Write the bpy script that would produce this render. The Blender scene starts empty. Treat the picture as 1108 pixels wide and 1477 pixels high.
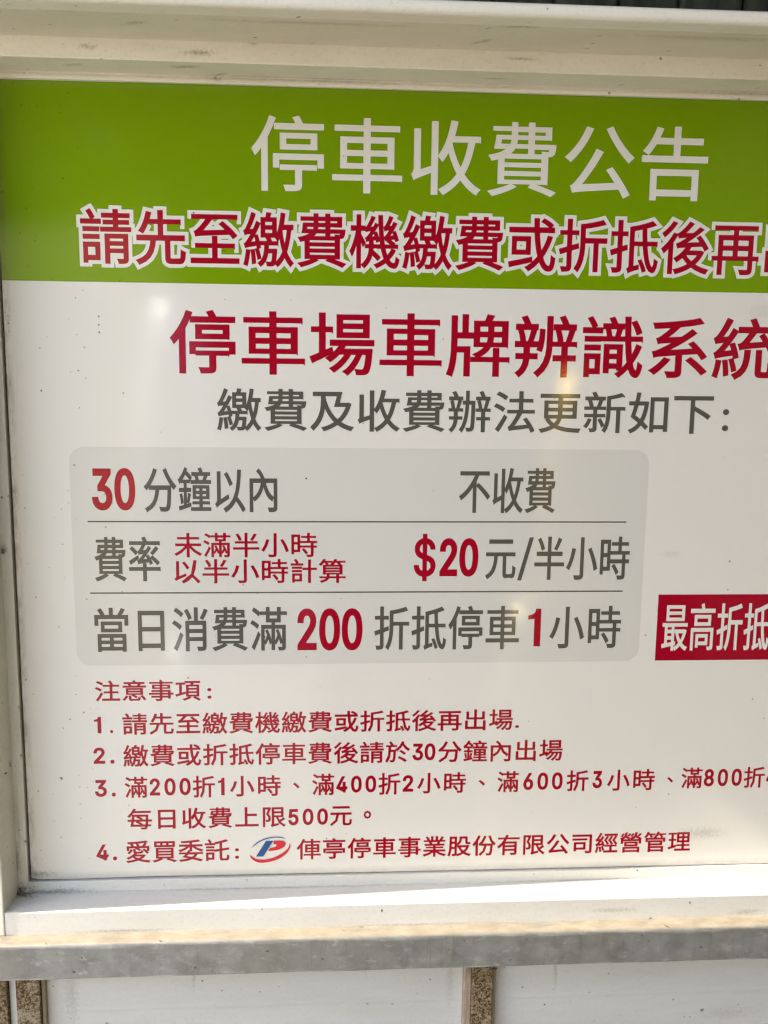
import bpy, bmesh, math, random
from mathutils import Vector, Matrix, geometry
random.seed(7)
R = math.radians
scene = bpy.context.scene
COL = scene.collection

# ------------------------------------------------------------ camera, sky, sun, exposure
cam_data = bpy.data.cameras.new('camera')
cam = bpy.data.objects.new('camera', cam_data)
COL.objects.link(cam)
scene.camera = cam
cam_data.sensor_fit = 'HORIZONTAL'
cam_data.sensor_width = 36.0
cam_data.lens = 36.0 * 1400 / 1108
cam_data.clip_start = 0.02
cam_data.clip_end = 500
cam_data.dof.use_dof = False
cam_data.dof.focus_distance = 0.82
cam_data.dof.aperture_fstop = 16.0
right = Vector((0.9979, -0.063693, 0.011816))
up = Vector((-0.001548, 0.1589, 0.987293))
back = Vector((-0.064761, -0.985238, 0.158468))
m = Matrix((right, up, back)).transposed().to_4x4()
m.translation = Vector((0, -0.8, 1.4))
cam.matrix_world = m

SUN_EL, SUN_ROT = R(40), R(-93.3)
world = bpy.data.worlds.new('World')
scene.world = world
world.use_nodes = True
wn = world.node_tree
sky = wn.nodes.new('ShaderNodeTexSky')
sky.sky_type = 'NISHITA'
sky.sun_disc = False
sky.sun_elevation = SUN_EL
sky.sun_rotation = SUN_ROT
sky.dust_density = 1.8
sky.ozone_density = 0.0
sky.air_density = 1.0
wn.links.new(sky.outputs[0], wn.nodes['Background'].inputs[0])
wn.nodes['Background'].inputs[1].default_value = 0.12
sun_data = bpy.data.lights.new('sun', 'SUN')
sun_data.energy = 2.0
sun_data.angle = R(0.5)
sun_data.color = (1.0, 0.93, 0.80)
sun = bpy.data.objects.new('sun', sun_data)
COL.objects.link(sun)
sdir = Vector((math.sin(SUN_ROT) * math.cos(SUN_EL), math.cos(SUN_ROT) * math.cos(SUN_EL), math.sin(SUN_EL)))
sun.rotation_euler = sdir.to_track_quat('Z', 'Y').to_euler()
sun.location = (-3, -1, 4)
scene.view_settings.view_transform = 'Standard'
scene.view_settings.look = 'None'
scene.view_settings.exposure = 2.5
scene.view_settings.gamma = 1.0
scene.cycles.max_bounces = 8
scene.cycles.use_denoising = True
scene.cycles.filter_width = 1.35
scene.cycles.sample_clamp_indirect = 40.0
scene.cycles.denoising_prefilter = 'FAST'

# ------------------------------------------------------------ materials
class NT:
    def __init__(s, name):
        s.mat = bpy.data.materials.new(name)
        s.mat.use_nodes = True
        s.t = s.mat.node_tree
        s.b = s.t.nodes['Principled BSDF']
        g = s.t.nodes.new('ShaderNodeNewGeometry')
        s.pos = g.outputs['Position']
        sep = s.t.nodes.new('ShaderNodeSeparateXYZ')
        s.link(s.pos, sep.inputs[0])
        s.x, s.y, s.z = sep.outputs
        u = s.math('ADD', s.x, s.y)
        v = s.math('ADD', s.z, s.math('MULTIPLY', s.y, 0.6))
        c = s.t.nodes.new('ShaderNodeCombineXYZ')
        s.link(u, c.inputs[0]); s.link(v, c.inputs[1])
        s.u, s.v, s.uv = u, v, c.outputs[0]
    def link(s, a, b):
        s.t.links.new(a, b)
    def put(s, sock, v):
        if isinstance(v, bpy.types.NodeSocket): s.link(v, sock)
        elif isinstance(v, (tuple, list)) and len(v) == 3 and sock.type == 'RGBA': sock.default_value = (*v, 1)
        else: sock.default_value = v
    def math(s, op, a, b=0.0, clamp=False):
        n = s.t.nodes.new('ShaderNodeMath'); n.operation = op; n.use_clamp = clamp
        s.put(n.inputs[0], a); s.put(n.inputs[1], b)
        return n.outputs[0]
    def mix(s, f, a, b):
        n = s.t.nodes.new('ShaderNodeMix'); n.data_type = 'RGBA'
        s.put(n.inputs[0], f); s.put(n.inputs[6], a); s.put(n.inputs[7], b)
        return n.outputs[2]
    def mapping(s, vec, scale, rot=(0, 0, 0)):
        n = s.t.nodes.new('ShaderNodeMapping')
        s.link(vec, n.inputs[0]); n.inputs['Scale'].default_value = scale; n.inputs['Rotation'].default_value = rot
        return n.outputs[0]
    def noise(s, vec, scale, detail=3, rough=0.5):
        n = s.t.nodes.new('ShaderNodeTexNoise')
        s.link(vec, n.inputs['Vector']); n.inputs['Scale'].default_value = scale
        n.inputs['Detail'].default_value = detail; n.inputs['Roughness'].default_value = rough
        return n.outputs['Fac']
    def voro(s, vec, scale, dims='2D', feature='F1'):
        n = s.t.nodes.new('ShaderNodeTexVoronoi'); n.voronoi_dimensions = dims; n.feature = feature
        s.link(vec, n.inputs['Vector']); n.inputs['Scale'].default_value = scale
        return n.outputs['Distance'], n.outputs['Color']
    def ramp(s, f, lo, hi, a=0.0, b=1.0):
        n = s.t.nodes.new('ShaderNodeMapRange'); n.clamp = True
        s.put(n.inputs[0], f); n.inputs[1].default_value = lo; n.inputs[2].default_value = hi
        n.inputs[3].default_value = a; n.inputs[4].default_value = b
        return n.outputs[0]
    def specks(s, col, scale, share, size, dark=(0.05, 0.035, 0.02), seed=0.0, dens=None):
        """small dirt spots: one candidate per cell, a share of the cells dirty"""
        n = s.t.nodes.new('ShaderNodeVectorMath'); n.operation = 'ADD'
        s.link(s.uv, n.inputs[0]); n.inputs[1].default_value = (seed, seed * 1.7, 0)
        wob = s.t.nodes.new('ShaderNodeVectorMath'); wob.operation = 'ADD'
        nn = s.t.nodes.new('ShaderNodeTexNoise'); s.link(n.outputs[0], nn.inputs['Vector']); nn.inputs['Scale'].default_value = 900
        sc = s.t.nodes.new('ShaderNodeVectorMath'); sc.operation = 'SCALE'; s.link(nn.outputs['Color'], sc.inputs[0]); sc.inputs['Scale'].default_value = 0.0012
        s.link(n.outputs[0], wob.inputs[0]); s.link(sc.outputs[0], wob.inputs[1])
        d, c = s.voro(wob.outputs[0], scale)
        sep = s.t.nodes.new('ShaderNodeSeparateColor'); s.link(c, sep.inputs[0])
        th = share if dens is None else s.math('MULTIPLY', dens, share)
        on = s.math('LESS_THAN', sep.outputs[0], th)
        rad = s.math('MULTIPLY', s.math('ADD', sep.outputs[1], 0.25), size * scale)
        edge = s.math('SUBTRACT', 1.0, s.math('DIVIDE', d, rad), True)
        k = s.math('MULTIPLY', s.math('MULTIPLY', on, s.math('MULTIPLY', edge, 2.2, True)), s.math('ADD', s.math('MULTIPLY', sep.outputs[2], 0.6), 0.35))
        return s.mix(k, col, dark)
    def stains(s, col, spots, dark=(0.13, 0.085, 0.045)):
        """smudges with ragged edges at (u, v, radius u, radius v, strength)"""
        nf = s.math('SUBTRACT', s.noise(s.uv, 420, 6, 0.8), 0.5)
        for (cu, cv, ru, rv, st) in spots:
            a = s.math('DIVIDE', s.math('SUBTRACT', s.u, cu), ru)
            b = s.math('DIVIDE', s.math('SUBTRACT', s.v, cv), rv)
            d = s.math('SQRT', s.math('ADD', s.math('MULTIPLY', a, a), s.math('MULTIPLY', b, b)))
            d = s.math('ADD', d, s.math('MULTIPLY', nf, 3.6))
            col = s.mix(s.ramp(d, 0.0, 0.85, st, 0.0), col, dark)
        return col
    def bump(s, h, strength, dist):
        n = s.t.nodes.new('ShaderNodeBump'); n.inputs['Strength'].default_value = strength; n.inputs['Distance'].default_value = dist
        s.link(h, n.inputs['Height'])
        if s.b.inputs['Normal'].links: s.link(s.b.inputs['Normal'].links[0].from_socket, n.inputs['Normal'])
        s.link(n.outputs[0], s.b.inputs['Normal'])
    def done(s, col, rough=0.5, metal=0.0, ior=1.5):
        s.put(s.b.inputs['Base Color'], col); s.put(s.b.inputs['Roughness'], rough)
        s.put(s.b.inputs['Metallic'], metal); s.b.inputs['IOR'].default_value = ior
        return s.mat

def print_film(name, base, rough=0.055):
    """glossy printed film: slight orange peel, faint unevenness, dust and fly specks"""
    n = NT(name)
    col = n.mix(n.ramp(n.noise(n.uv, 9, 4, 0.6), 0.35, 0.7, 0.0, 0.06), base, tuple(c * 0.8 for c in base))
    left = n.ramp(n.x, -0.255, -0.15, 5.0, 0.25)
    clump = n.ramp(n.noise(n.uv, 11, 3, 0.6), 0.42, 0.68, 0.15, 1.6)
    dens = n.math('MULTIPLY', left, clump)
    col = n.specks(col, 170, 0.045, 0.0008, dens=dens)
    col = n.specks(col, 60, 0.012, 0.0011, seed=3.1, dens=dens)
    col = n.stains(col, [(.345, .978, .030, .008, .3), (.30, 1.235, .012, .004, .15), (-.245, .952, .02, .004, .55), (-.222, 1.0405, .003, .0008, .9), (.37, 1.44, .03, .01, .12)], (0.16, 0.13, 0.10))
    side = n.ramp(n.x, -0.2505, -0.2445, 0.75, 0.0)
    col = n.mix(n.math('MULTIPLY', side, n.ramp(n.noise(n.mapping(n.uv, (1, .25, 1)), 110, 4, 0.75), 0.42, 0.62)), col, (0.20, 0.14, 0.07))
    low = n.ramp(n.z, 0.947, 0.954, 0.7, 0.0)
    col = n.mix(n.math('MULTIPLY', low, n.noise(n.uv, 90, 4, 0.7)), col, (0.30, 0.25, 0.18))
    n.bump(n.noise(n.uv, 520, 3, 0.6), 0.5, 0.000035)
    n.bump(n.noise(n.mapping(n.uv, (1, 0.35, 1)), 26, 2, 0.5), 0.3, 0.00018)
    r = n.ramp(n.noise(n.uv, 7, 4, 0.6), 0.3, 0.7, rough, rough + 0.04)
    return n.done(col, r, 0.0, 1.42)

WHITE_FILM = print_film('white printed film', (0.762, 0.722, 0.645))
GREEN_FILM = print_film('green printed film', (0.185, 0.31, 0.003))
RED_FILM = print_film('red printed film', (0.36, 0.004, 0.018))
GREY_FILM = print_film('dark grey printed film', (0.102, 0.094, 0.075))
PALE_FILM = print_film('pale grey printed film', (0.665, 0.635, 0.565))
BLUE_FILM = print_film('blue printed film', (0.01, 0.075, 0.26))
LOGO_RED = print_film('bright red printed film', (0.62, 0.015, 0.03))

def frame_paint(name, base, spots=(), speck=1.0, rough=0.38, seed=0.0):
    n = NT(name)
    streak = n.noise(n.mapping(n.uv, (0.25, 1, 1)), 30, 5, 0.65)
    col = n.mix(n.ramp(streak, 0.4, 0.75, 0.0, 0.28), base, (base[0] * 0.68, base[1] * 0.63, base[2] * 0.52))
    fine = n.noise(n.uv, 300, 4, 0.7)
    col = n.mix(n.ramp(fine, 0.52, 0.8, 0.0, 0.35), col, (0.42, 0.37, 0.28))
    clump = n.ramp(n.noise(n.uv, 16, 3, 0.6), 0.45, 0.7, 0.1, 1.8)
    col = n.specks(col, 180, 0.05 * speck, 0.0011, seed=seed + 1, dens=clump)
    col = n.specks(col, 55, 0.03 * speck, 0.002, seed=seed + 2, dens=clump)
    col = n.stains(col, spots)
    n.bump(fine, 0.15, 0.0002)
    return n.done(col, rough, 0.0, 1.45)

CREAM = frame_paint('cream powder-coated aluminium', (0.83, 0.79, 0.69),
    [(-0.125, 1.598, 0.016, 0.003, 0.6), (-0.205, 1.600, 0.010, 0.003, 0.4), (-0.085, 1.607, 0.006, 0.004, 0.45),
     (0.115, 1.601, 0.014, 0.0018, 0.45), (-0.01, 1.6085, 0.12, 0.0012, 0.35), (0.33, 1.6085, 0.10, 0.0012, 0.3)])
HOODM = frame_paint('cream hood sheet', (0.74, 0.69, 0.57),
    [(-0.325, 1.577, 0.03, 0.004, 0.8), (-0.20, 1.585, 0.008, 0.004, 0.5), (0.05, 1.573, 0.02, 0.004, 0.6), (-0.09, 1.578, 0.10, 0.003, 0.3),
     (0.20, 1.580, 0.08, 0.004, 0.3), (0.062, 1.594, 0.005, 0.006, 0.5)], 1.3, 0.45, 5.0)
SILLM = frame_paint('white powder-coated sill', (0.73, 0.712, 0.655),
    [(-.05, .934, .16, .0016, .4), (.25, .9345, .12, .0014, .35), (-.20, .8975, .05, .0022, .4), (0.05, .896, .09, .0018, .35), (-0.262, 0.934, 0.014, 0.006, 0.9), (-0.235, 0.9355, 0.045, 0.0035, 0.6), (-0.15, 0.9165, 0.12, 0.002, 0.35), (0.22, 0.905, 0.03, 0.003, 0.3), (0.34, 0.9, 0.02, 0.004, 0.35)], 0.7, 0.3, 9.0)
STILEM = frame_paint('white powder-coated stile', (0.83, 0.805, 0.70),
    [(-.2545, 1.15, .0016, .12, .35), (-.2635, 1.33, .003, .06, .3), (-.264, .965, .004, .02, .5), (-0.262, 0.937, 0.008, 0.008, 0.9), (-0.268, 1.052, 0.004, 0.005, 0.9), (-0.262, 1.238, 0.004, 0.006, 0.8), (-0.262, 1.0, 0.003, 0.05, 0.25)], 2.5, 0.35, 13.0)

n = NT('grimy dark crevice'); GAP = n.done(n.mix(n.noise(n.uv, 240, 4), (0.05, 0.03, 0.015), (0.16, 0.11, 0.06)), 0.9)

def galvanised():
    n = NT('galvanised steel')
    d, c = n.voro(n.mapping(n.uv, (1, 1.6, 1)), 95)
    sep = n.t.nodes.new('ShaderNodeSeparateColor'); n.link(c, sep.inputs[0])
    cloud = n.noise(n.uv, 42, 6, 0.68)
    f = n.math('ADD', n.math('MULTIPLY', sep.outputs[0], 0.25), n.ramp(cloud, 0.3, 0.7, 0.0, 0.75))
    col = n.mix(f, (0.165, 0.165, 0.155), (0.33, 0.33, 0.315))
    flow = n.noise(n.mapping(n.uv, (0.6, 1, 1), (0, 0, 0.4)), 120, 6, 0.75)
    col = n.mix(n.ramp(flow, 0.55, 0.68, 0.0, 0.5), col, (0.56, 0.55, 0.52))
    rub = n.noise(n.mapping(n.uv, (0.12, 1, 1), (0, 0, 0.05)), 260, 4, 0.75)
    col = n.mix(n.ramp(rub, 0.56, 0.66, 0.0, 0.45), col, (0.20, 0.195, 0.175))
    col = n.mix(n.ramp(n.noise(n.uv, 14, 4, 0.7), 0.45, 0.7, 0.0, 0.4), col, (0.24, 0.22, 0.18))
    drip = n.noise(n.mapping(n.uv, (1, 0.12, 1)), 120, 4, 0.7)
    col = n.mix(n.ramp(drip, 0.58, 0.72, 0.0, 0.4), col, (0.16, 0.10, 0.05))
    top = n.math('MULTIPLY', n.ramp(n.z, 0.9145, 0.9165), n.ramp(n.noise(n.mapping(n.pos, (0.4, 1, 1)), 70, 4, 0.7), 0.2, 0.45))
    col = n.mix(top, col, n.mix(n.ramp(n.noise(n.mapping(n.pos, (0.5, 1, 1)), 110, 5, 0.65), 0.35, 0.7), (0.44, 0.38, 0.29), (0.33, 0.27, 0.19)))
    col = n.specks(col, 150, 0.04, 0.0012, seed=7.7)
    n.bump(cloud, 0.25, 0.0006)
    return n.done(col, n.ramp(cloud, 0.3, 0.7, 0.42, 0.6), 0.35)
GALV = galvanised()

def rusty():
    n = NT('rust-speckled painted steel')
    f = n.noise(n.uv, 330, 4, 0.62)
    g = n.noise(n.mapping(n.uv, (1, 0.3, 1)), 60, 3, 0.6)
    col = n.mix(n.ramp(g, 0.3, 0.7), (0.15, 0.085, 0.022), (0.29, 0.21, 0.115))
    col = n.mix(n.ramp(f, 0.47, 0.53), col, (0.055, 0.028, 0.01))
    worn = n.ramp(n.noise(n.uv, 75, 4, 0.7), 0.54, 0.62, 0.0, 0.75)
    col = n.mix(worn, col, (0.34, 0.29, 0.20))
    d, c = n.voro(n.uv, 420)
    col = n.mix(n.ramp(d, 0.14, 0.26, 0.6, 0.0), col, (0.45, 0.38, 0.27))
    n.bump(f, 0.8, 0.0008)
    return n.done(col, 0.85)
RUST = rusty()
n = NT('faded pinkish primer'); PRIMER = n.done(n.mix(n.ramp(n.noise(n.mapping(n.uv, (1, 0.15, 1)), 260, 4, 0.7), 0.35, 0.65), (0.22, 0.15, 0.10), (0.45, 0.36, 0.28)), 0.8)
SHEET = frame_paint('white painted sheet', (0.60, 0.60, 0.58), [(0.35, 0.80, 0.03, 0.01, 0.2), (-.13, .855, .0025, .022, .3), (.02, .86, .002, .018, .25), (.095, .845, .006, .04, .22), (.19, .85, .003, .03, .3), (.29, .865, .004, .015, .25), (-.235, .84, .008, .05, .25)], 0.8, 0.33, 21.0)
n = NT('cream sealant edge'); SEAL = n.done(n.mix(n.noise(n.uv, 150, 3), (0.42, 0.34, 0.20), (0.60, 0.53, 0.38)), 0.7)
n = NT('dark dirt'); DIRT = n.done(n.mix(n.noise(n.uv, 800, 3), (0.02, 0.013, 0.008), (0.09, 0.06, 0.035)), 0.95)
n = NT('concrete ground'); GROUNDM = n.done(n.mix(n.noise(n.pos, 3, 6, 0.6), (0.30, 0.28, 0.245), (0.40, 0.375, 0.33)), 0.9)

# ------------------------------------------------------------ builders
def link(name, me, mat, parent=None):
    o = bpy.data.objects.new(name, me)
    COL.objects.link(o)
    if mat: me.materials.append(mat)
    if parent is not None:
        o.parent = parent
        o.matrix_parent_inverse = Matrix.Translation(parent.location).inverted()
    return o
def thing(name, label, cat, loc):
    o = bpy.data.objects.new(name, None); COL.objects.link(o)
    o.location = loc; o.empty_display_size = 0.05
    o['label'] = label; o['category'] = cat
    return o
def mesh(name, verts, faces, smooth=False):
    me = bpy.data.meshes.new(name)
    me.from_pydata([tuple(v) for v in verts], [], faces)
    bm = bmesh.new(); bm.from_mesh(me)
    bmesh.ops.recalc_face_normals(bm, faces=bm.faces)
    bm.to_mesh(me); bm.free()
    if smooth:
        for p in me.polygons: p.use_smooth = True
    return me
def rounded(poly, radii, seg=4):
    """polygon with its corners rounded by the given radii"""
    out = []
    N = len(poly)
    for i, (p, r) in enumerate(zip(poly, radii)):
        p = Vector(p)
        if r <= 0: out.append(p); continue
        a = Vector(poly[i - 1]) - p; b = Vector(poly[(i + 1) % N]) - p
        ang = a.angle(b); t = min(r / math.tan(ang / 2), a.length * 0.49, b.length * 0.49)
        p0, p1 = p + a.normalized() * t, p + b.normalized() * t
        for k in range(seg + 1):
            s = k / seg
            out.append((1 - s) ** 2 * p0 + 2 * s * (1 - s) * p + s * s * p1)
    return out
def extrude(name, poly, a, b, axis, mat, parent, jitter=0.0, cuts=1):
    """polygon swept from a to b along X (poly in y,z) or Z (poly in x,y) or Y (poly in x,z)"""
    V, F = [], []
    n_ = len(poly)
    for k in range(cuts + 1):
        t = a + (b - a) * k / cuts
        for i, p in enumerate(poly):
            j = math.sin(k * 1.7 + i * .9) * jitter
            if axis == 'X': V.append((t, p[0] + j, p[1] + j * .5))
            elif axis == 'Z': V.append((p[0] + j, p[1] + j, t))
            else: V.append((p[0], t, p[1]))
    for k in range(cuts):
        for i in range(n_):
            j = (i + 1) % n_
            F.append((k * n_ + i, k * n_ + j, (k + 1) * n_ + j, (k + 1) * n_ + i))
    F.append(tuple(range(n_))); F.append(tuple(range(cuts * n_, cuts * n_ + n_)))
    return link(name, mesh(name, V, F), mat, parent)
def sheet(name, pts, d, mat, parent):
    """flat print of outline pts (x, z), its face d in front of the board"""
    V = [(x, -d, z) for x, z in pts]
    me = bpy.data.meshes.new(name)
    tris = geometry.tessellate_polygon([[Vector((x, z, 0)) for x, z in pts]])
    F = []
    for t in tris:
        a, b, c = (Vector(V[i]) for i in t)
        F.append(t if (b - a).cross(c - a).y < 0 else tuple(reversed(t)))
    me.from_pydata(V, [], F)
    return link(name, me, mat, parent)

# ------------------------------------------------------------ lettering
SANS = None
try:   # the sans that ships with Blender; its built-in font is used where this is missing
    import os
    SANS = bpy.data.fonts.load(os.path.join(bpy.utils.resource_path('LOCAL'), 'datafiles', 'fonts', 'Inter.woff2'))
except Exception:
    SANS = None
ONE = [(.17, 0), (.31, 0), (.31, .72), (.205, .72), (.185, .655), (.13, .612), (.03, .59), (.03, .52), (.17, .535)]
def text_mesh(body, space, offset, res):
    if body == '1':
        me = bpy.data.meshes.new('lettering')
        me.from_pydata([(x, y, 0) for x, y in ONE], [], [tuple(t) for t in geometry.tessellate_polygon([[Vector((x, y, 0)) for x, y in ONE]])])
        return me
    if body == '$':   # an S with one bar right through it
        me = text_mesh('S', 0, 0, res)
        x0, x1, y0, y1 = extent(me)
        w, c_ = (x1 - x0) * .07, (x0 + x1) / 2
        bm = bmesh.new(); bm.from_mesh(me)
        k = (y1 - y0) * .115
        bm.faces.new([bm.verts.new(p) for p in ((c_ - w, y0 - k, 0), (c_ + w, y0 - k, 0), (c_ + w, y1 + k, 0), (c_ - w, y1 + k, 0))])
        bm.to_mesh(me); bm.free()
        return me
    c = bpy.data.curves.new('lettering', 'FONT')
    if SANS and all(ch in '0123456789.$:/S' for ch in body): c.font = SANS
    c.body = body; c.space_character = 1 + space; c.offset = offset; c.resolution_u = res
    c.fill_mode = 'FRONT'
    o = bpy.data.objects.new('lettering', c); COL.objects.link(o)
    dg = bpy.context.evaluated_depsgraph_get(); dg.update()
    me = bpy.data.meshes.new_from_object(o.evaluated_get(dg))
    bpy.data.objects.remove(o); bpy.data.curves.remove(c)
    return me
def extent(me):
    xs = [v.co.x for v in me.vertices]; ys = [v.co.y for v in me.vertices]
    return min(xs), max(xs), min(ys), max(ys)
def grown(me, width, z_map, join=True):
    """the flat letters of me (in x, y), mapped by z_map and grown by width all round, as one clean union"""
    bm = bmesh.new(); bm.from_mesh(me)
    bmesh.ops.remove_doubles(bm, verts=bm.verts, dist=1e-6)
    for v in bm.verts: v.co = Vector((*z_map(v.co), 0))
    polys = []
    def poly(pts):
        ar = sum(pts[i].x * pts[(i + 1) % len(pts)].y - pts[(i + 1) % len(pts)].x * pts[i].y for i in range(len(pts)))
        if abs(ar) < 1e-12: return
        polys.append(pts if ar > 0 else pts[::-1])
    for f in bm.faces: poly([v.co.xy.copy() for v in f.verts])
    if width > 0:
        for e in bm.edges:
            if len(e.link_faces) != 1: continue
            p, q = e.verts[0].co.xy, e.verts[1].co.xy
            # outward side: away from the face
            t = (q - p)
            if t.length < 1e-7: continue
            t.normalize(); nrm = Vector((-t.y, t.x))
            c = e.link_faces[0].calc_center_median().xy
            if nrm.dot(c - p) > 0: nrm = -nrm
            w = nrm * width
            poly([p.copy(), q.copy(), q + w, p + w])
        for v in bm.verts:
            le = [e for e in v.link_edges if len(e.link_faces) == 1]
            if len(le) != 2: continue
            c = v.co.xy
            ns = []
            for e in le:
                t = e.other_vert(v).co.xy - c
                if t.length < 1e-7: break
                t.normalize(); nrm = Vector((-t.y, t.x))
                fc = e.link_faces[0].calc_center_median().xy
                if nrm.dot(fc - c) > 0: nrm = -nrm
                ns.append((nrm, t))
            if len(ns) < 2: continue
            (n1, t1), (n2, t2) = ns
            if n1.dot(t2) > -0.02: continue          # hollow or straight corner: the strips already meet
            bis = n1 + n2
            if bis.length < 0.2: continue
            cosh = bis.length / 2
            tip = c + bis.normalized() * width * min(1 / cosh, 1.9)
            poly([c.copy(), c + n1 * width, tip, c + n2 * width])
    bm.free()
    # letters that do not overlap are joined one at a time
    polys.sort(key=lambda pl: min(p.x for p in pl))
    runs, hi = [], -1e9
    for pl in polys:
        if min(p.x for p in pl) > hi + 1e-6: runs.append([])
        runs[-1].append(pl)
        hi = max(hi, max(p.x for p in pl))
    allv, tri = [], []
    for run in runs:
        pts, faces = [], []
        for pl in run:
            faces.append(list(range(len(pts), len(pts) + len(pl)))); pts.extend(p * 1000 for p in pl)
        V, E, F, _, _, of = geometry.delaunay_2d_cdt(pts, [], faces, 0, 1e-5, True)
        k = len(allv)
        for f, src in zip(F, of):
            if not src: continue
            a, b, c = (V[i] for i in f[:3])
            t = f if (b - a).cross(c - a) > 0 else f[::-1]
            tri.append(tuple(i + k for i in t))
        allv.extend(v / 1000 for v in V)
    return allv, tri
def flat(V, F, d):
    me = bpy.data.meshes.new('lettering')
    me.from_pydata([(v.x, -d, v.y) for v in V], [], F)
    return me
def lettering(board, text, x0, x1, z0, z1, space, mat, offset=0.012, d=0.0006, res=4, label=None, border=0, border_mat=None):
    """a line of print whose ink fills x0..x1, z0..z1; offset is the extra weight in metres"""
    part = text.split('>')[0]
    ex = extent(text_mesh(part, space, 0, res))
    me = text_mesh(text.replace('>', ''), space, 0, res)
    sx = (x1 - x0 - 2 * offset) / (ex[1] - ex[0]); sz = (z1 - z0 - 2 * offset) / (ex[3] - ex[2])
    fm = lambda co: (x0 + offset + (co.x - ex[0]) * sx, z0 + offset + (co.y - ex[2]) * sz)
    o = link('lettering', flat(*grown(me, offset, fm), d), mat, board)
    if label: o['label'] = label
    if border:
        link('lettering_outline', flat(*grown(me, offset + border, fm), d - .00006), border_mat, board)
    return o
# ------------------------------------------------------------ setting
o = link('ground', mesh('ground', [(-60, -60, 0), (60, -60, 0), (60, 60, 0), (-60, 60, 0)], [(0, 1, 2, 3)]), GROUNDM)
o['kind'] = 'structure'; o['label'] = 'pale concrete ground in front of the sign'

# ------------------------------------------------------------ cabinet
XL, XR = -0.2525, 0.5075          # inner edges of the glazing lips
cab = thing('display_cabinet', 'cream white aluminium display cabinet framing the green and white parking notice', 'display cabinet', (0.1275, 0.0, 0.9166))
extrude('backing_board', [(XL - .02, .0045), (XR + .02, .0045), (XR + .02, .035), (XL - .02, .035)], 0.925, 1.62, 'Z', GAP, cab)
# top rail: lip, soffit, front face
top = [(.033, 1.6056), (-.0027, 1.6056), (-.0027, 1.6112), (-.0345, 1.6122), (-.0345, 1.6300), (.033, 1.6300)]
extrude('top_rail', rounded(top, [0, .0006, .0003, .0012, 0, 0], 3), -0.2612, 0.5162, 'X', CREAM, cab)
extrude('glazing_bead', rounded([(-.0028, 1.6053), (-.0046, 1.6053), (-.0046, 1.6085), (-.0028, 1.6085)], [0, .0005, .0005, 0], 2), -0.2612, 0.5162, 'X', CREAM, cab)
hood = extrude('hood', rounded([(.034, 1.6266), (-.0895, 1.6270), (-.0895, 1.6371), (.034, 1.6371)], [0, .0008, .0008, 0], 3), -0.305, 0.56, 'X', HOODM, cab)
extrude('hood_rim', rounded([(-.0902, 1.6266), (-.108, 1.6275), (-.108, 1.6362), (-.0902, 1.6372)], [.0015, .0065, .004, .001], 6), -0.305, 0.56, 'X', CREAM, cab)
extrude('cap_strip', rounded([(-.100, 1.6373), (-.100, 1.6388), (.03, 1.6395), (.03, 1.6376)], [.0006, .0006, 0, 0], 2), -0.305, 0.56, 'X', HOODM, cab, 0.0003, 24)
# bottom rail: lip, sill, front face
bot = [(.034, .9150), (-.0345, .9150), (-.0345, .9370), (-.0027, .9366), (-.0027, .9461), (.034, .9461)]
extrude('sill', rounded(bot, [0, 0, .0012, .0004, .0008, 0], 3), -0.2632, 0.5182, 'X', SILLM, cab)
def stile(s, xin):
    p = [(xin, .034), (xin, -.003), (xin - s * .0088, -.003), (xin - s * .0112, -.0352), (xin - s * .050, -.0352), (xin - s * .050, .034)]
    extrude('stile', rounded(p, [0, .0008, .0004, .0014, .0014, 0], 3), 0.9171, 1.6262, 'Z', STILEM, cab)
stile(1, XL); stile(-1, XR)

# ------------------------------------------------------------ notice board
board = thing('notice_board', 'glossy white parking fee notice with green title band and red and grey lettering', 'notice board', (0.1275, 0.0, 0.947))
bp = [(-.2507, .9487), (-.2440, .9474), (-.215, .9469), (-.16, .9478), (.10, .9470), (.5057, .9470), (.5057, 1.6075), (-.2507, 1.6075)]
V = [(x, y, z) for y in (0.0, .003) for x, z in bp]
N = len(bp)
F = [tuple(range(N)), tuple(range(N, 2 * N))] + [(i, (i + 1) % N, N + (i + 1) % N, N + i) for i in range(N)]
link('panel', mesh('panel', V, F), WHITE_FILM, board)
g = sheet('green_band', [(-.2506, 1.4554), (.5056, 1.4554), (.5056, 1.6070), (-.2506, 1.6070)], .00006, GREEN_FILM, board)
def round_rect(x0, z0, x1, z1, r, k=8):
    out = []
    for cx, cz, a0 in ((x1 - r, z1 - r, 0), (x0 + r, z1 - r, 90), (x0 + r, z0 + r, 180), (x1 - r, z0 + r, 270)):
        for i in range(k + 1):
            a = R(a0 + 90 * i / k); out.append((cx + r * math.cos(a), cz + r * math.sin(a)))
    return out
sheet('tariff_box', round_rect(-.2045, 1.1398, .2766, 1.3247, .0125), .00006, PALE_FILM, board)
for zc in (1.2630, 1.2026):
    sheet('rule_line', [(-.1915, zc - .0006), (.2596, zc - .0006), (.2596, zc + .0006), (-.1915, zc + .0006)], .00012, GREY_FILM, board)
sheet('red_tag', [(.2913, 1.1402), (.4800, 1.1402), (.4800, 1.1994), (.2913, 1.1994)], .00006, RED_FILM, board)

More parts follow.
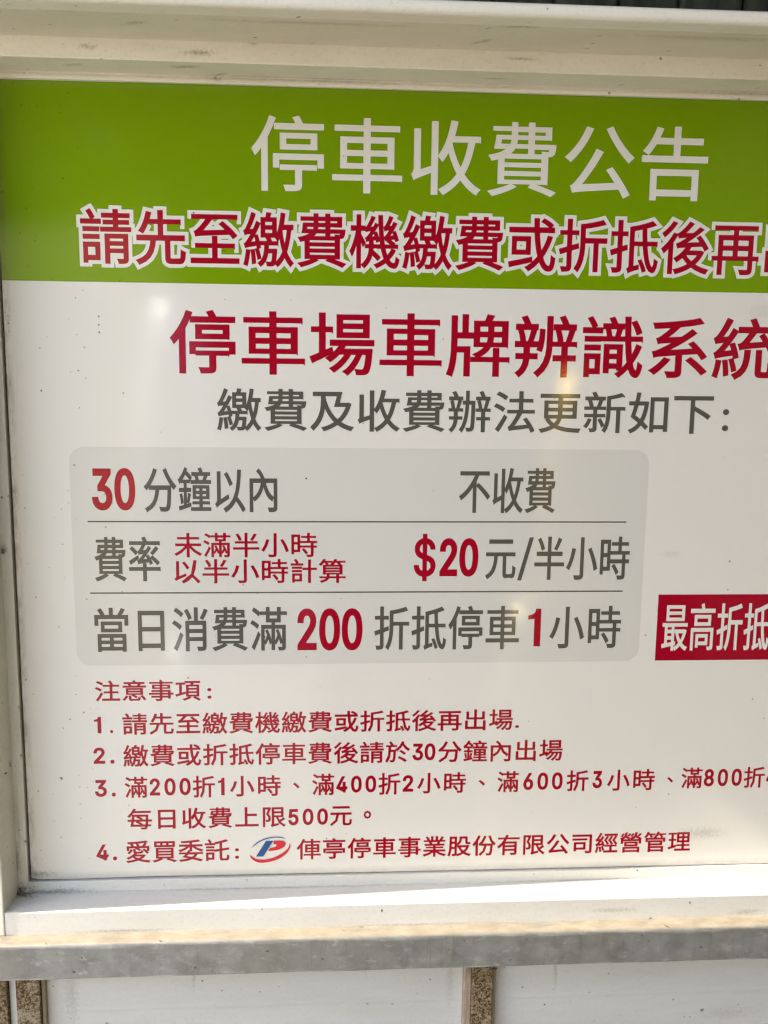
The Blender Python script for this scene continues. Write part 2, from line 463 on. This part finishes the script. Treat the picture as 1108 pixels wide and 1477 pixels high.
SEGS = [
('T1','停車收費公告',-0.0550,0.3113,1.5270,1.5847,0.04),
('H','請先至繳費機繳費或折抵後再>出場',-0.1887,0.3588,1.4692,1.5115,0.03),
('R','停車場車牌辨識系>統',-0.1212,0.3208,1.3841,1.4349,0.03),
('G','繳費及收費辦法更新如下',-0.0847,0.3290,1.3384,1.3729,0.03),
('G',':',0.3374,0.3428,1.3409,1.3595,0.0),
('D','30',-0.1871,-0.1521,1.2723,1.3074,0.0),
('G','分鐘以內',-0.1451,-0.0362,1.2708,1.3083,0.02),
('G','不收費',0.1155,0.1971,1.2706,1.3088,0.02),
('G','費率',-0.1869,-0.1331,1.2126,1.2504,0.02),
('R','未滿半小時',-0.1214,-0.0032,1.2329,1.2536,0.03),
('R','以半小時計算',-0.1219,0.0207,1.2106,1.2314,0.03),
('D','$',0.0783,0.0968,1.2120,1.2528,0.0),
('D','20',0.1003,0.1332,1.2158,1.2490,0.0),
('G','元',0.1395,0.1654,1.2136,1.2480,0.0),
('G','/',0.1671,0.1803,1.2124,1.2498,0.0),
('G','半小時',0.1815,0.2639,1.2127,1.2504,0.03),
('G','當日消費滿',-0.1889,-0.0287,1.1518,1.1901,0.05),
('D','200',-0.0199,0.0354,1.1516,1.1886,0.0),
('G','折抵停車',0.0455,0.1704,1.1516,1.1902,0.04),
('D','1',0.1780,0.1891,1.1539,1.1874,0.0),
('G','小時',0.1970,0.2594,1.1519,1.1896,0.08),
('K','最高折抵>4小時',0.2963,0.3921,1.1489,1.1915,0.04),
('R','注意事項',-0.1905,-0.1021,1.1082,1.1268,0.04),
('R',':',-0.0965,-0.0930,1.1098,1.1192,0.0),
('R','1',-0.1922,-0.1864,1.0801,1.0947,0.0),
('R','.',-0.1791,-0.1765,1.0801,1.0828,0.0),
('R','請先至繳費機繳費或折抵後再出場',-0.1686,0.1676,1.0782,1.0975,0.04),
('R','.',0.1698,0.1732,1.0800,1.0825,0.0),
('R','2.',-0.1937,-0.1762,1.0525,1.0672,0.2),
('R','繳費或折抵停車費後請於',-0.1688,0.0777,1.0495,1.0692,0.04),
('R','30',0.0800,0.1001,1.0513,1.0669,0.0),
('R','分鐘內出場',0.1025,0.2130,1.0491,1.0690,0.05),
('R','3.',-0.1936,-0.1760,1.0225,1.0379,0.2),
('R','滿',-0.1683,-0.1491,1.0211,1.0404,0.0),
('R','200',-0.1471,-0.1122,1.0227,1.0386,0.2),
('R','折',-0.1104,-0.0914,1.0203,1.0402,0.0),
('R','1',-0.0887,-0.0831,1.0221,1.0381,0.0),
('R','小時',-0.0784,-0.0346,1.0206,1.0398,0.15),
('R','、',-0.0238,-0.0184,1.0273,1.0325,0.0),
('R','滿',-0.0073,0.0119,1.0206,1.0404,0.0),
('R','400',0.0136,0.0485,1.0224,1.0380,0.2),
('R','折',0.0506,0.0698,1.0199,1.0400,0.0),
('R','2',0.0719,0.0811,1.0224,1.0378,0.0),
('R','小時',0.0847,0.1277,1.0205,1.0399,0.15),
('R','、',0.1391,0.1447,1.0270,1.0322,0.0),
('R','滿',0.1558,0.1748,1.0204,1.0400,0.0),
('R','600',0.1789,0.2141,1.0220,1.0382,0.2),
('R','折',0.2178,0.2374,1.0203,1.0398,0.0),
('R','3',0.2412,0.2497,1.0226,1.0389,0.0),
('R','小時',0.2544,0.2975,1.0199,1.0400,0.15),
('R','、',0.3089,0.3143,1.0269,1.0319,0.0),
('R','滿',0.3218,0.3409,1.0210,1.0407,0.0),
('R','800',0.3425,0.3772,1.0225,1.0390,0.2),
('R','折',0.3791,0.3983,1.0206,1.0405,0.0),
('R','4',0.3999,0.4092,1.0230,1.0395,0.0),
('R','小時',0.4130,0.4576,1.0205,1.0404,0.15),
('R','每日收費上限',-0.1669,-0.0306,0.9917,1.0111,0.1),
('R','500',-0.0281,0.0064,0.9929,1.0083,0.2),
('R','元',0.0085,0.0275,0.9917,1.0099,0.0),
('R','。',0.0378,0.0444,0.9977,1.0053,0.0),
('R','4.',-0.1944,-0.1769,0.9635,0.9785,0.2),
('R','愛買委託',-0.1689,-0.0797,0.9607,0.9815,0.04),
('R',':',-0.0749,-0.0714,0.9625,0.9725,0.0),
('R','俥亭停車事業股份有限公司經營管理',-0.0210,0.3339,0.9604,0.9801,0.06),
]
MAT = {'T1': WHITE_FILM, 'H': RED_FILM, 'R': RED_FILM, 'G': GREY_FILM, 'D': RED_FILM, 'K': WHITE_FILM}
for k, text, x0, x1, z0, z1, sp in SEGS:
    h = z1 - z0
    big = h > 0.028
    digit = text[0] in '0123456789$'
    off = {'T1': .0005, 'H': .0006, 'R': .0008 if big else .0003, 'G': .00045, 'D': .0013, 'K': .0004}[k]
    if digit and k == 'R': off = .0006
    if text == '1': off = .0002
    if text == '$': off = .0007
    if text == '/': off = .0001
    if text in '.:': off = .0003
    o = lettering(board, text, x0, x1, z0, z1, sp, MAT[k], off, .00018, 5 if big else 2, None, .0029 if k == 'H' else 0, WHITE_FILM)
    if k == 'T1': o['label'] = 'large white title lettering on the green band'
    if k == 'H': o['label'] = 'red headline lettering outlined in white'

# logo: blue bar, red bow and two swooshes
def L(pts):   # outlines drawn on a 0.1 mm grid, origin at the logo's lower left
    return [(-.0627 + x * 1e-4, .9584 + z * 1e-4) for x, z in pts]
def smooth(pts, k=4):
    out = []
    n_ = len(pts)
    for i in range(n_ - 1):
        p0 = pts[max(i - 1, 0)]; p1 = pts[i]; p2 = pts[i + 1]; p3 = pts[min(i + 2, n_ - 1)]
        for j in range(k):
            t = j / k
            out.append(tuple(0.5 * (2 * p1[a] + (p2[a] - p0[a]) * t + (2 * p0[a] - 5 * p1[a] + 4 * p2[a] - p3[a]) * t * t + (3 * p1[a] - p0[a] - 3 * p2[a] + p3[a]) * t ** 3) for a in (0, 1)))
    out.append(pts[-1])
    return out
logo_blue = [(149.6, 206.2), (212.4, 204.8), (123.8, 59.3), (60.9, 60.8)]
logo_red = [(217.8, 204.7), (267.0, 206.0), (302.6, 199.9), (320.0, 178.9), (307.8, 149.7), (266.6, 124.1), (217.3, 113.4), (170.7, 112.6), (185.7, 137.7), (222.9, 144.5), (242.2, 158.2), (236.8, 171.9), (212.2, 175.4)]
sw_out, sw_in = [(6.5, 79.8), (19.8, 44.0), (57.8, 13.5), (112.4, 0.4), (189.2, 10.5), (266.2, 38.3), (321.2, 78.5), (351.6, 122.1), (361.0, 157.4), (355.6, 178.1)], [(348.9, 145.8), (321.4, 111.0), (266.3, 72.6), (200.4, 42.8), (129.1, 29.6), (63.5, 37.1), (28.1, 58.6)]
arc_out, arc_in = [(15.2, 135.6), (59.3, 184.6), (119.7, 221.5), (179.8, 239.1), (234.5, 243.8), (283.6, 238.6), (326.2, 221.8)], [(283.6, 230.3), (234.4, 235.5), (182.5, 229.6), (125.0, 212.6), (64.7, 178.6)]
sheet('logo_bar', L(logo_blue), .0006, BLUE_FILM, board)
sheet('logo_bow', L(smooth(logo_red[:9]) + logo_red[9:]), .0006, LOGO_RED, board)
sheet('logo_swoosh', L(smooth(sw_out) + smooth(sw_in)), .0006, LOGO_RED, board)
sheet('logo_arc', L(smooth(arc_out) + smooth(arc_in)), .0006, BLUE_FILM, board)
# ------------------------------------------------------------ steel rail under the cabinet
rail = thing('steel_rail', 'galvanised steel angle rail running below the display cabinet', 'steel rail', (0.1, -0.03, 0.885))
prof = [(-.0495, .8852), (-.0495, .9165), (.01, .9166), (.01, .9136), (-.0463, .9135), (-.0463, .8852)]
extrude('angle_bar', rounded(prof, [.0008, .0042, 0, 0, .002, .0008], 6), -0.9, 1.1, 'X', GALV, rail, 0.00025, 60)

# ------------------------------------------------------------ posts and sheets below
def post(x0, label, wide):
    t = thing('rusty_post', label, 'post', (x0 + .01, -.02, 0))
    t['group'] = 'rusty posts below the steel rail'
    extrude('web', rounded([(x0, .012), (x0, -.030), (x0 + wide, -.030), (x0 + wide, .012)], [0, .001, .001, 0], 3), 0.0, 0.9130, 'Z', RUST, t)
    extrude('flange', rounded([(x0 - .0068, .012), (x0 - .0068, -.0255), (x0 - .0004, -.0255), (x0 - .0004, .012)], [0, .001, .0004, 0], 3), 0.0, 0.9130, 'Z', PRIMER, t)
    extrude('sealant_strip', rounded([(x0 + wide + .0003, .012), (x0 + wide + .0003, -.0265), (x0 + wide + .0028, -.0245), (x0 + wide + .0028, .012)], [0, .0008, .0008, 0], 3), 0.0, 0.9130, 'Z', SEAL, t)
    return t
post(.1333, 'rusty speckled post below the rail right of the photo middle', .0184)
p = post(-.2592, 'rusty speckled post with pale groove in the bottom left corner below the rail', .0201)
for ch in p.children:
    if ch.name.startswith('flange'): ch.data.materials[0] = SHEET
extrude('side_web', rounded([(-.285, .012), (-.285, -.030), (-.2664, -.030), (-.2664, .012)], [0, .001, .001, 0], 3), 0.0, 0.9130, 'Z', RUST, p)
def low_sheet(x0, x1, label):
    pr = [(-.0200, 0.02), (-.0200, .8325), (-.0203, .8345), (-.0200, .8375), (-.0200, .9130), (.012, .9130), (.012, .02)]
    o = extrude('white_panel', pr, x0, x1, 'X', SHEET, None, 0.0, 1)
    o['label'] = label; o['category'] = 'wall panel'; o['group'] = 'white sheet panels below the rail'
low_sheet(-.2361, .1262, 'white sheet panel below the rail between the two rusty posts')
low_sheet(.1547, .52, 'white sheet panel right of the rusty post beside the photo middle')

# ------------------------------------------------------------ dirt clumps
def clump(x, y, z, s, k):
    bm = bmesh.new()
    for _ in range(k):
        r = bmesh.ops.create_icosphere(bm, subdivisions=1, radius=s * random.uniform(.25, .6))
        o = Vector((random.gauss(0, s * .6), random.gauss(0, s * .25), random.gauss(0, s * .5)))
        for v in r['verts']: v.co = v.co * random.uniform(.7, 1.3) + o + Vector((x, y, z))
    me = bpy.data.meshes.new('dirt_clump'); bm.to_mesh(me); bm.free()
    return me
for (x, y, z, s, k) in [(-.2215, -.0007, 1.0400, .0010, 4), (-.2628, -.018, 1.0535, .0018, 4), (-.2622, -.006, .9375, .0024, 9), (-.2600, -.004, 1.238, .0014, 4),
                        (-.2640, -.034, .9185, .0013, 5), (.1525, -.031, .8705, .0016, 5)]:
    o = link('dirt_clump', clump(x, y, z, s, k), DIRT, cab if x < 0 else None)
    if x > 0: o['label'] = 'tiny dark insect clinging to the edge of the rusty post'; o['category'] = 'insect'; o.name = 'insect'

# ------------------------------------------------------------ foliage behind and above, trees and hedge added unseen to shape the light
LEAF = []
for i, c in enumerate([(.035, .06, .02), (.055, .085, .03), (.02, .035, .015)]):
    n = NT('leaf green %d' % i); LEAF.append(n.done(n.mix(n.noise(n.pos, 9, 3), c, tuple(v * 1.5 for v in c)), 0.55))
def foliage(name, box, count, size, label):
    V, F, M = [], [], []
    for i in range(count):
        c = Vector([random.uniform(a, b) for a, b in box])
        q = Matrix.Rotation(random.uniform(0, 6.28), 3, 'Z') @ Matrix.Rotation(random.uniform(-1.2, 1.2), 3, 'X')
        s = size * random.uniform(.6, 1.3)
        k = len(V)
        for p in ((0, -1, 0), (.45, 0, .1), (0, 1, 0), (-.45, 0, .1)): V.append(c + q @ (Vector(p) * s))
        F.append((k, k + 1, k + 2, k + 3)); M.append(random.randrange(3))
    me = bpy.data.meshes.new(name); me.from_pydata([tuple(v) for v in V], [], F)
    for m_ in LEAF: me.materials.append(m_)
    me.polygons.foreach_set('material_index', M)
    o = bpy.data.objects.new(name, me); COL.objects.link(o)
    o['kind'] = 'stuff'; o['label'] = label
    return o
n = NT('mossy dark boards')
mv = n.noise(n.mapping(n.pos, (1, 1, 0.25)), 55, 5, 0.7)
MOSS = n.done(n.mix(n.ramp(mv, 0.35, 0.68), (0.012, 0.014, 0.009), (0.05, 0.058, 0.034)), 0.9)
back_wall = thing('mossy_wall', 'dark mossy wall showing above the right half of the cabinet top', 'wall', (.4, .2, 1.2))
for k in range(26):
    w = .058
    extrude('board', rounded([(-.5 + k * .06, .16 + .006 * (k % 2)), (-.5 + k * .06 + w, .16 + .006 * (k % 2)), (-.5 + k * .06 + w, .19), (-.5 + k * .06, .19)], [.004, .004, 0, 0], 3), 1.2, 2.48, 'Z', MOSS, back_wall)

foliage('added_tree_screen', [(-2.4, 9), (-7.5, -5.2), (0.0, 4.0)], 26000, .16, 'dark green trees added unseen across the way to darken reflections in the board')  # out of view, added so the board reflects something dark
foliage('added_hedge', [(-3.4, -2.6), (-.8, 2.5), (0.0, 2.8)], 24000, .13, 'dark green hedge added unseen on the left to block low sky light')  # unseen leaf mass added to hold back the glow around the sun
# ------------------------------------------------------------ unseen roof, walls, mat and metal shapes added to steer light and reflections
n = NT('added roof sheet'); ROOFM = n.done(n.mix(n.noise(n.pos, 8, 4), (0.20, 0.18, 0.15), (0.30, 0.27, 0.23)), 0.7)
n = NT('black light blocker'); SIDEM = n.done(n.mix(n.noise(n.pos, 12, 4), (0.014, 0.012, 0.010), (0.022, 0.019, 0.015)), 0.8)
o = extrude('added_roof', [(-1.42, -.6), (-.15, -.6), (-.15, -1.5), (1.6, -1.5), (1.6, 1.0), (-1.42, 1.0)], 2.505, 2.58, 'Z', ROOFM, None)  # added slab out of view, keeps overhead sky off the board
o['label'] = 'roof slab added unseen over the sign to block skylight'; o['category'] = 'roof'
n = NT('added ochre wall'); OCHRE = n.done(n.mix(n.ramp(n.noise(n.pos, 1.6, 5, 0.6), 0.3, 0.7), (0.34, 0.29, 0.17), (0.62, 0.55, 0.38)), 0.85)
o = extrude('warm_bounce_wall', [(-2.7, -4.75), (-.62, -3.55), (-.66, -3.42), (-2.74, -4.62)], 0.0, 1.95, 'Z', OCHRE, None)  # unseen wall added to bounce and mirror warm light on the left
o['label'] = 'low ochre wall added unseen for warm light, mirrored in the left of the board'; o['category'] = 'wall'
n = NT('added black mat'); RUB = n.done((.03, .03, .028), 0.85)
mat_ = thing('bounce_cut_mat', 'black ribbed mat added unseen to cut ground bounce onto the right of the sign', 'mat', (.3, -.5, 0))  # added dark surface out of view, soaks up sunlit ground bounce
extrude('mat_base', [(.12, -1.08), (.69, -1.08), (.69, -.05), (.12, -.05)], .004, .012, 'Z', RUB, mat_)
for k in range(17):
    extrude('rib', [(.135 + k * .0335, -1.06), (.15 + k * .0335, -1.06), (.15 + k * .0335, -.07), (.135 + k * .0335, -.07)], .0121, .016, 'Z', RUB, mat_)
o = extrude('light_blocking_wall', [(.70, .15), (.70, -1.15), (.0, -1.10), (.0, -1.27), (.78, -1.27), (.78, .15)], 0.0, 2.5, 'Z', SIDEM, None)  # unseen black enclosure added so the board falls off darker rightward
o['label'] = 'black wall added unseen at the right end and turning in front to darken the right of the board'; o['category'] = 'wall'
def reflector(name, x, y, z, a, c, base, rough, label, cat):  # added out of view purely for the highlights mirrored in the board
    """unseen ellipsoid added to throw a sun glint, its highlight at x, y, z"""
    n = NT(label)
    n.bump(n.noise(n.mapping(n.pos, (.04, .04, 1)), 70, 2, 0.5), 0.8, .0023)   # ripples that spread the highlight upright
    mt = n.done(base, rough, 1.0)
    h = ((Vector((0, .8, 1.4)) - Vector((x, y, z))).normalized() + sdir).normalized()
    den = math.sqrt(a * a * (h.x ** 2 + h.y ** 2) + c * c * h.z ** 2)
    cx, cy, cz = x - a * a * h.x / den, y - a * a * h.y / den, z - c * c * h.z / den
    bm = bmesh.new()
    bmesh.ops.create_uvsphere(bm, u_segments=64, v_segments=48, radius=1.0, matrix=Matrix.Translation((cx, cy, cz)) @ Matrix.Diagonal((a, a, c, 1)))
    zb = cz - c * .96
    if zb > .02: bmesh.ops.create_cone(bm, cap_ends=True, segments=24, radius1=.05, radius2=.02, depth=zb, matrix=Matrix.Translation((cx, cy, zb / 2)))
    me = bpy.data.meshes.new(name); bm.to_mesh(me); bm.free()
    for p in me.polygons: p.use_smooth = True
    o = link(name, me, mt); o['label'] = label; o['category'] = cat
reflector('glint_reflector', -.445, -2.0, 1.53, .12, .50, (.90, .92, .94), .30, 'tall rounded silver urn on a stem, added unseen to mirror the pale streak into the board', 'reflector')
reflector('glint_reflector', .46, -1.0, 1.36, .09, .36, (.95, .66, .12), .27, 'slim brass urn added unseen to mirror the golden streak into the board', 'reflector')
reflector('glint_reflector', .38, -.98, .93, .10, .50, (.88, .76, .38), .27, 'wide low brass urn added out of view to mirror the broad yellow patch', 'reflector')
# thin white strip standing in for the bright line of light under the top lip
sheet('glint_strip', [(-.2485, 1.6050), (-.150, 1.6053), (-.150, 1.6058), (-.2485, 1.6062)], .0008, WHITE_FILM, board)
